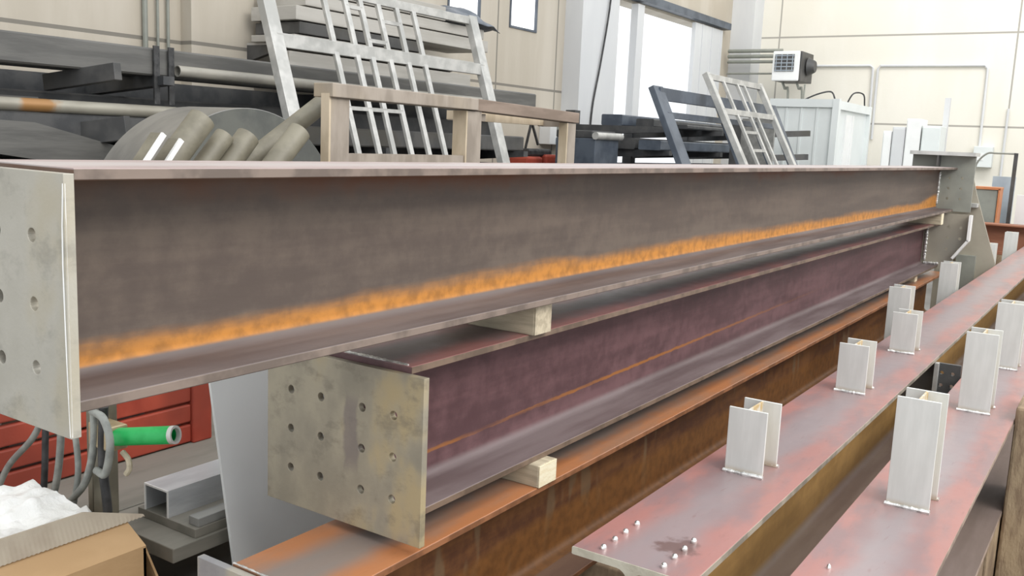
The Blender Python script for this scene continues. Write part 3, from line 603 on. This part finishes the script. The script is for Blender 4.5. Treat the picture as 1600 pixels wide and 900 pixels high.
stock(-6.24, -6.08, 1.6, 9.0, L3, .15, 'dark2', 'dark bar behind the deep grey beam on the rack top shelf')
tag(MB().pipe((-5.79, 4.35, L3+.045), (-5.79, 8.2, L3+.045), .04, .034).build('steel_tube', 'pipe', None, True), 'pale zinc tube in front of the deep grey beam', 'tube')
L2 = lev[2]
stock(-6.2, -5.95, 1.7, 3.42, L2, .26, 'greydark', 'dark round cornered tube end at far left of the middle shelf', 'steel tube')
stock(-6.1, -5.88, 3.6, 4.6, L2, .25, 'greydark', 'dark flat faced bar lying behind the rusty zinc pipe')
stock(-6.6, -6.25, 1.7, 9.1, L2, .31, 'dark', 'black filler added to darken the back of the middle shelf')  # filler for the dark void, shade put into its colour
stock(-6.1, -5.85, 4.9, 9.0, L2, .16, 'dark2', 'dark bar on the middle shelf behind the large galvanised frame')
tag(MB().pipe((-5.78, 1.7, .085), (-5.78, 4.32, .085), .042, .035).build('steel_tube', 'piper', None, True), 'zinc pipe with a rust patch across the rack middle shelf', 'tube')
stock(-5.84, -5.76, 1.7, 4.4, L2, .16, 'dark', 'thin black bar carrying the rusty zinc pipe')
Lm = lev[1]
stock(-6.0, -5.8, 1.6, 3.8, Lm, .16, 'grey', 'grey bar on the lower shelf left of the coil')
stock(-6.6, -6.1, 1.7, 9, Lm, .28, 'dark', 'black filler added to darken the back of the lower shelf')  # raised filler too, its black stands in for shade
stock(-6.0, -5.8, 4.9, 9.0, Lm, .14, 'pipe', 'pale bar on the lower shelf seen through the galvanised frame')
Lb = lev[0]
stock(-6.6, -5.85, 1.7, 9, Lb, .28, 'dark', 'black stock on the bottom shelf of the left rack')
# loose dark arms leaning out of the rack
for p0, p1, w, d, lab in (((-6.2, 3.62, .245), (-5.55, 3.72, .325), .06, .11, 'upper dark square arm sticking out of the left rack'), ((-6.1, 3.5, -.13), (-5.45, 3.72, -.03), .06, .15, 'lower dark square arm sticking out of the left rack')):
    tag(MB().bar(p0, p1, w, d).build('square_tube', 'dark2', bevel=.004), lab, 'steel bar')
br = MB(); 
br.prism([(2.6, .0), (3.2, -.02), (4.6, -.36), (4.6, -.44), (2.6, -.16)], -5.66, -5.62, 'x')
tag(br.build('tapered_bracket', 'greydark'), 'grey tapered bracket sloping down to the coil at far left', 'bracket')
# strapped bundle hanging straps
for y, lab in ((4.18, 'left black strap round the rack stock'), (4.3, 'right black strap round the rack stock')):
    tag(MB().box(-5.83, -5.815, y, y+.045, .14, .54).build('strap', 'black'), lab, 'strap')
# upper panel stack
uz = .76
for k, (z0, h, mt, y0, y1, lab) in enumerate(((uz, .06, 'panel', 5.85, 8.65, 'lowest pale panel of the stack on the high shelf'), (uz+.07, .10, 'dark2', 5.9, 7.6, 'dark filler board for the shadow in the panel stack gap'), (uz+.18, .12, 'panel', 5.85, 8.7, 'pale panel above the dark gap'), (uz+.31, .10, 'panel', 5.95, 8.6, 'pale panel under the blue tarp'), (uz+.42, .14, 'panel', 6.0, 7.9, 'topmost pale panel of the high shelf stack'))):  # the dark entry paints the shadow between the panels
    tag(MB().box(-6.75, -6.2+.01*k, y0, y1, z0, z0+h).build('sandwich_panel', mt, bevel=.006), lab, 'panel', 'panels on the high shelf')
hs = thing('storage_shelf', (-6.6, 7, .55), 'high wall shelf brackets carrying the stacked pale panels', 'shelf')
for y in (5.9, 7.1, 8.3): MB().prism([(-7.0, uz-.02), (-6.35, uz-.02), (-6.35, uz-.04), (-7.0, uz-.2)], y, y+.05).build('bracket', 'dark2', hs)
MB().box(-6.95, -6.22, 5.9, 8.6, uz-.02, uz).build('shelf_board', 'panel', hs)
tag(MB().box(-6.3, -6.26, 5.85, 8.5, L3, uz-.08).build('pale_board', 'panel', bevel=.004), 'pale board standing on edge on the left rack under the panel stack', 'board')
nx, ny = 14, 20; v = []; f = []
for j in range(ny+1):
    for i in range(nx+1):
        a, b = i/nx, j/ny; x = -6.78+.72*a; y = 7.95+.8*b
        z = uz+.475+.16*math.sin(math.pi*min(1, b*1.1))*math.sin(math.pi*a*.9+.2)+.03*mn.noise(Vector((x*6, y*6, 1)))
        if a > .85: z -= (a-.85)*.3
        if b > .85: z -= (b-.85)*.3
        v.append((x, y, z))
for j in range(ny):
    for i in range(nx): k = j*(nx+1)+i; f.append((k, k+1, k+nx+2, k+nx+1))
tp = MB().add(v, f).build('tarp', 'tarp', None, True); tag(tp, 'dark blue tarp crumpled over the panels below the window', 'tarp')
md = tp.modifiers.new('thickness', 'SOLIDIFY'); md.thickness = .006

# wall conduits
def conduit(pts, r, label, mat='hose', name='conduit', k=1):
    return tag(MB().sweep(pts, r, 8).build(name, mat, None, True), label, 'conduit')
conduit([(-6.97, 4.93, 3), (-6.97, 4.93, .60)], .022, 'thick conduit down the left wall above the rack', 'greenish')
conduit([(-6.97, 5.05, 3), (-6.97, 5.05, .60)], .012, 'middle thin conduit of the left wall trio', 'greenish')
conduit([(-6.97, 5.15, 3), (-6.97, 5.15, .60)], .014, 'right thin conduit of the left wall trio', 'greenish')
conduit(curve([(-6.7, 12.5, 3.2), (-6.69, 12.44, 2.1), (-6.69, 12.25, 1.2), (-6.70, 12.08, .5), (-6.70, 12.05, -.1)], 6), .014, 'black cable hanging down the pale pillar left of the door', 'black', 'cable')
eb = thing('breaker_box', (-6.9, 11.45, -.04), 'pale breaker box with a green display on the left wall beside the pillar', 'breaker box')
MB().box(-7.0, -6.82, 11.15, 11.62, -.04, .30).build('housing', 'white', eb, bevel=.008)
MB().box(-6.82, -6.81, 11.32, 11.55, .12, .26).build('display', 'greenish', eb); MB().box(-6.82, -6.81, 11.3, 11.56, -.02, .05).build('socket_strip', 'bluepanel', eb)
hk = thing('cable_hook', (-6.68, 11.85, -.14), 'dark coil of cable on the pillar edge beside the breaker box', 'cable coil')
MB().sweep([(-6.68, 11.83+.05*math.cos(a), .02+.15*math.sin(a)) for a in [i*math.pi/10 for i in range(21)]], .02, 8).build('coil', 'black', hk, True)
tg = thing('torch_trolley', (-6.6, 10.45, FL), 'red and black gas trolley by the left wall under the window', 'trolley')
MB().box(-6.75, -6.45, 10.05, 10.4, FL+.12, -.2).build('tank', 'red', tg, bevel=.03); MB().box(-6.75, -6.45, 10.48, 10.78, FL+.12, -.17).build('tank', 'red', tg, bevel=.03)
MB().box(-6.8, -6.42, 10.0, 10.8, FL+.06, FL+.12).build('base', 'black', tg); MB().box(-6.7, -6.5, 10.15, 10.7, -.2, -.1).build('valve', 'black', tg, bevel=.03)
MB().bar((-6.6, 10.2, -.1), (-6.6, 10.32, .24), .025, .025).build('handle', 'black', tg); MB().bar((-6.6, 10.5, -.05), (-6.6, 10.32, .24), .025, .025).build('handle', 'black', tg)
for y in (10.1, 10.7): MB().sweep([(-6.47, y, FL+.08), (-6.42, y, FL+.08)], .08, 16).build('wheel', 'black', tg, True)
tag(MB().box(-7.0, -6.97, 9.95, 10.12, .29, .36).build('wall_tag', 'bluepanel'), 'small blue grey plaque on the left wall behind the wooden frame', 'plaque')
tag(MB().box(-7.0, -6.95, 9.7, 9.8, .29, .38).build('wall_bracket', 'black'), 'small black bracket on the left wall beside the plaque', 'bracket')

# ------------------------------------------------------------------ dark stock rack by the door
rack('blue grey cantilever rack in front of the bright door', -6.4, -4.9, (10.9, 12.6, 14.6), (-1.0, -.5, -.05, .24), .42)
for i, (x0, x1, y0, y1, z0, h) in enumerate(((-5.5, -5.25, 11.1, 14.9, .24, .10), (-5.9, -5.6, 10.9, 14.6, .24, .14), (-5.2, -5.0, 11.6, 14.6, .24, .05), (-5.25, -4.95, 10.7, 14.8, -.05, .12), (-5.7, -5.35, 10.8, 14.9, -.05, .14), (-6.1, -5.8, 10.7, 14.6, -.05, .14), (-5.3, -4.95, 10.7, 14.7, -.5, .2), (-5.9, -5.4, 10.6, 14.6, -.5, .26), (-5.8, -5.0, 10.7, 14.8, -1.0, .3))):
    lab = ['narrow bar on the top shelf of the door rack', 'deep bar at the back of the door rack top shelf', 'flat bar at the front of the door rack top shelf', 'front bar on the second shelf of the door rack', 'middle bar on the second shelf of the door rack', 'rear bar on the second shelf of the door rack', 'front bar on the third shelf of the door rack', 'rear bar on the third shelf of the door rack', 'wide stack on the bottom shelf of the door rack'][i]
    stock(x0, x1, y0, y1, z0, h, 'blue' if i % 2 else 'dark', lab, grp='steel stock on the door rack')
bn = thing('steel_bin', (-5.7, 10.35, FL), 'dark blue grey steel bin with a round rim left of the door rack', 'bin')
MB().box(-6.0, -5.45, 9.95, 10.55, FL, .06).build('body', 'blue', bn, bevel=.01)
MB().sweep([(-5.44, 9.92, .09), (-5.44, 10.58, .09)], .045, 12).build('rim', 'galv', bn, True); MB().box(-6.0, -5.5, 9.95, 10.55, .06, .15).build('lid', 'dark', bn, bevel=.01)
for p0, p1, w, d, lab in (((-4.25, 12.2, .36), (-4.2, 14.0, .27), .12, .07, 'dark bar end poking out in front of the white cabin, upper'), ((-4.25, 12.2, -.14), (-4.2, 14.0, -.09), .12, .08, 'dark bar end poking out in front of the white cabin, lower')):
    pass
tr = thing('stock_trestle', (-4.5, 12.9, FL), 'dark trestle with two bars poking out in front of the white cabin', 'trestle')
MB().box(-4.75, -4.6, 12.5, 12.65, FL, .40).build('upright', 'dark2', tr); MB().box(-4.75, -4.15, 12.5, 12.62, FL, FL+.1).build('foot', 'dark2', tr)
MB().bar((-4.6, 12.55, .20), (-4.0, 13.55, .27), .08, .08).build('bar', 'dark2', tr); MB().bar((-4.6, 12.55, -.12), (-4.0, 13.55, -.06), .08, .08).build('bar', 'dark2', tr)
MB().box(-4.6, -4.15, 12.5, 12.55, -.3, .42).build('panel', 'grey', tr)

# ------------------------------------------------------------------ cabin, heater, conduits on the far wall
cb = thing('site_cabin', (-4.2, 15, FL), 'white ribbed steel cabin in front of the far wall', 'cabin')
MB().box(-4.72, -3.78, 14.02, 15.9, FL, .70).build('shell', 'cabin', cb)
MB().box(-4.74, -3.73, 13.98, 14.06, .66, .775).build('top_rail', 'cabin', cb); MB().box(-3.8, -3.73, 14.0, 15.93, .64, .76).build('top_rail', 'cabin', cb)
MB().box(-4.72, -3.78, 14.06, 15.93, .70, .735).build('roof', 'cabin', cb)
MB().box(-3.815, -3.725, 13.972, 14.085, FL, .782).build('corner_post', 'cabin', cb); MB().box(-3.805, -3.724, 15.85, 15.937, FL, .767).build('corner_post', 'cabin', cb)
for x in (-4.05, -4.28, -4.5): MB().box(x, x+.03, 14.005, 14.02, FL, .66).build('rib', 'cabin', cb)
MB().box(-3.78, -3.755, 14.55, 14.95, FL+.1, .58).build('door', 'white', cb); MB().box(-3.755, -3.735, 14.86, 14.93, FL+.1, .58).build('door_frame', 'white', cb)
hose_ = conduit(curve([(-4.4, 14.3, .745), (-4.15, 14.3, .86), (-3.95, 14.3, .9), (-3.87, 14.25, .80), (-3.86, 14.25, .742)], 6), .012, 'thin cable looping on top of the white cabin, left', 'black', 'cable')
conduit(curve([(-3.95, 15.2, .742), (-3.85, 15.2, .93), (-3.75, 15.4, .93), (-3.765, 15.6, .77)], 6), .012, 'thin cable looping over the right edge of the white cabin', 'black', 'cable')
ht = thing('unit_heater', (-5.6, 17.4, 1.27), 'white unit heater with a dark grille hung on the far wall', 'heater')
MB().box(-5.85, -5.36, 17.2, 17.26, 1.27, 1.80).build('front_panel', 'white', ht, bevel=.02)
MB().box(-5.82, -5.33, 17.26, 17.95, 1.27, 1.80).build('casing', 'dark2', ht, bevel=.01)
MB().box(-5.80, -5.45, 17.185, 17.20, 1.44, 1.74).build('grille', 'dark2', ht)
for k in range(5): MB().box(-5.80, -5.45, 17.175, 17.185, 1.45+.065*k, 1.462+.065*k).build('louvre', 'bluepanel', ht)
for k in range(4): MB().box(-5.78+.1*k, -5.77+.1*k, 17.175, 17.185, 1.44, 1.74).build('louvre', 'bluepanel', ht)
MB().sweep([(-5.3, 17.6, 1.55), (-5.18, 17.6, 1.55)], [.17, .10], 16).build('fan_cowl', 'dark2', ht, True)
MB().box(-5.6, -5.5, 17.95, 18.5, 1.5, 1.6).build('wall_arm', 'dark2', ht)
for x, lab in ((-5.68, 'left grey pipe hanging below the heater'), (-5.42, 'right grey pipe hanging below the heater')):
    conduit(curve([(x-.05, 17.5, 1.27), (x, 17.5, 1.15), (x+.08, 17.5, .9), (x+.1, 17.5, FL)], 5), .022, lab, 'greenish', 'pipe')
conduit([(-5.28, 17.4, 1.22), (-5.3, 17.4, FL)], .015, 'thin straight pipe below the heater casing', 'greenish', 'pipe')
for z, r, lab in ((1.86, .035, 'upper pipe from the corner pillar to the heater'), (1.76, .035, 'second pipe from the corner pillar to the heater'), (1.66, .03, 'third pipe from the corner pillar to the heater'), (1.44, .018, 'thin lower pipe from the corner pillar to the heater')):
    conduit([(-6.9, 17.7, z), (-5.84, 17.7, z)], r, lab, 'greenish', 'pipe')
def wallpipe(pts, r, lab): return conduit(pts, r, lab, 'wallP')
wallpipe([(-5.5, 18.46, 1.645), (-4.42, 18.46, 1.645), (-4.37, 18.46, 1.60), (-4.33, 18.46, -.2)], .022, 'wall conduit from the heater turning down beside the white cabin')
wallpipe([(-4.27, 18.46, .3), (-4.28, 18.46, 1.58), (-4.24, 18.46, 1.64), (-2.5, 18.46, 1.635), (-2.45, 18.46, 1.58), (-2.435, 18.46, .2)], .022, 'long wall conduit bridging across the cream far wall')
wallpipe([(-2.05, 18.46, .9), (-2.05, 18.46, -.2), (-2.05, 18.46, -1)], .02, 'short upright conduit at the right of the far wall')
ep = thing('electric_panel', (-2.4, 18.4, -.1), 'small pale electric panel on the far wall below the long conduit', 'electric panel')
MB().box(-2.5, -2.2, 18.3, 18.5, -.12, .24).build('housing', 'cabin', ep, bevel=.01); MB().box(-2.46, -2.33, 18.29, 18.3, .0, .12).build('cover', 'white', ep)
# pale cupboards in the far corner
for x0, x1, z1, mt, lab in ((-3.53, -3.40, .40, 'white', 'low white cupboard right of the cabin'), (-3.39, -3.20, .47, 'wallP', 'pale grey cupboard in the far row'), (-3.19, -2.97, .60, 'white', 'tallest white cupboard of the far row'), (-2.95, -2.68, .50, 'cabin', 'pale blue white cupboard at the right of the far row')):
    t_ = thing('cupboard', ((x0+x1)/2, 16.2, FL), lab, 'cupboard', 'pale cupboards along the far wall')
    MB().box(x0, x1, 16.0, 16.5, FL, z1).build('body', mt, t_, bevel=.01); MB().box(x0+.015, x1-.015, 15.985, 16.0, FL+.08, z1-.03).build('door', mt, t_, bevel=.004)
tag(MB().box(-2.76, -2.68, 16.55, 16.63, FL, .96).build('standing_profile', 'wallP'), 'tall pale upright profile standing above the cupboards', 'steel bar')
# far right items behind the crosswise beam
t_ = thing('machine_cabinet', (-1.55, 13.4, FL), 'grey machine cabinet with orange edges behind the far beam end', 'cabinet')
MB().box(-1.74, -1.48, 13.3, 13.6, FL, -.36).build('body', 'greenish', t_, bevel=.01); MB().box(-1.475, -1.455, 13.28, 13.6, FL, -.35).build('edge_strip', 'orange', t_); MB().box(-1.76, -1.45, 13.28, 13.6, -.36, -.33).build('top', 'orange', t_)
tag(MB().box(-1.64, -1.37, 14.0, 14.05, FL, -.2).build('leaning_panel', 'bluepanel'), 'pale blue panel standing beside the machine cabinet', 'panel')
t_ = thing('pipe_stand', (-1.45, 13.9, FL), 'thin grey bent pipe stand in front of the far wall at right', 'pipe stand')
MB().sweep(curve([(-1.85, 13.8, -.3), (-1.83, 13.8, -.05), (-1.72, 13.8, .09), (-1.6, 13.8, .1), (-1.38, 13.8, .1)], 5), .012, 8).build('bent_pipe', 'greenish', t_, True)
MB().box(-1.40, -1.355, 13.78, 13.82, FL, .11).build('upright', 'dark2', t_); MB().box(-1.87, -1.83, 13.78, 13.82, FL, -.28).build('upright', 'dark2', t_)
tag(MB().box(-1.3, -1.18, 13.7, 13.8, FL, -.42).build('steel_post', 'white'), 'white upright post right of the pale blue panel', 'post')
tag(MB().box(-1.16, -.6, 15, 15.3, FL, -.1).build('storage_box', 'white', bevel=.01), 'white storage box at the far right edge', 'box')
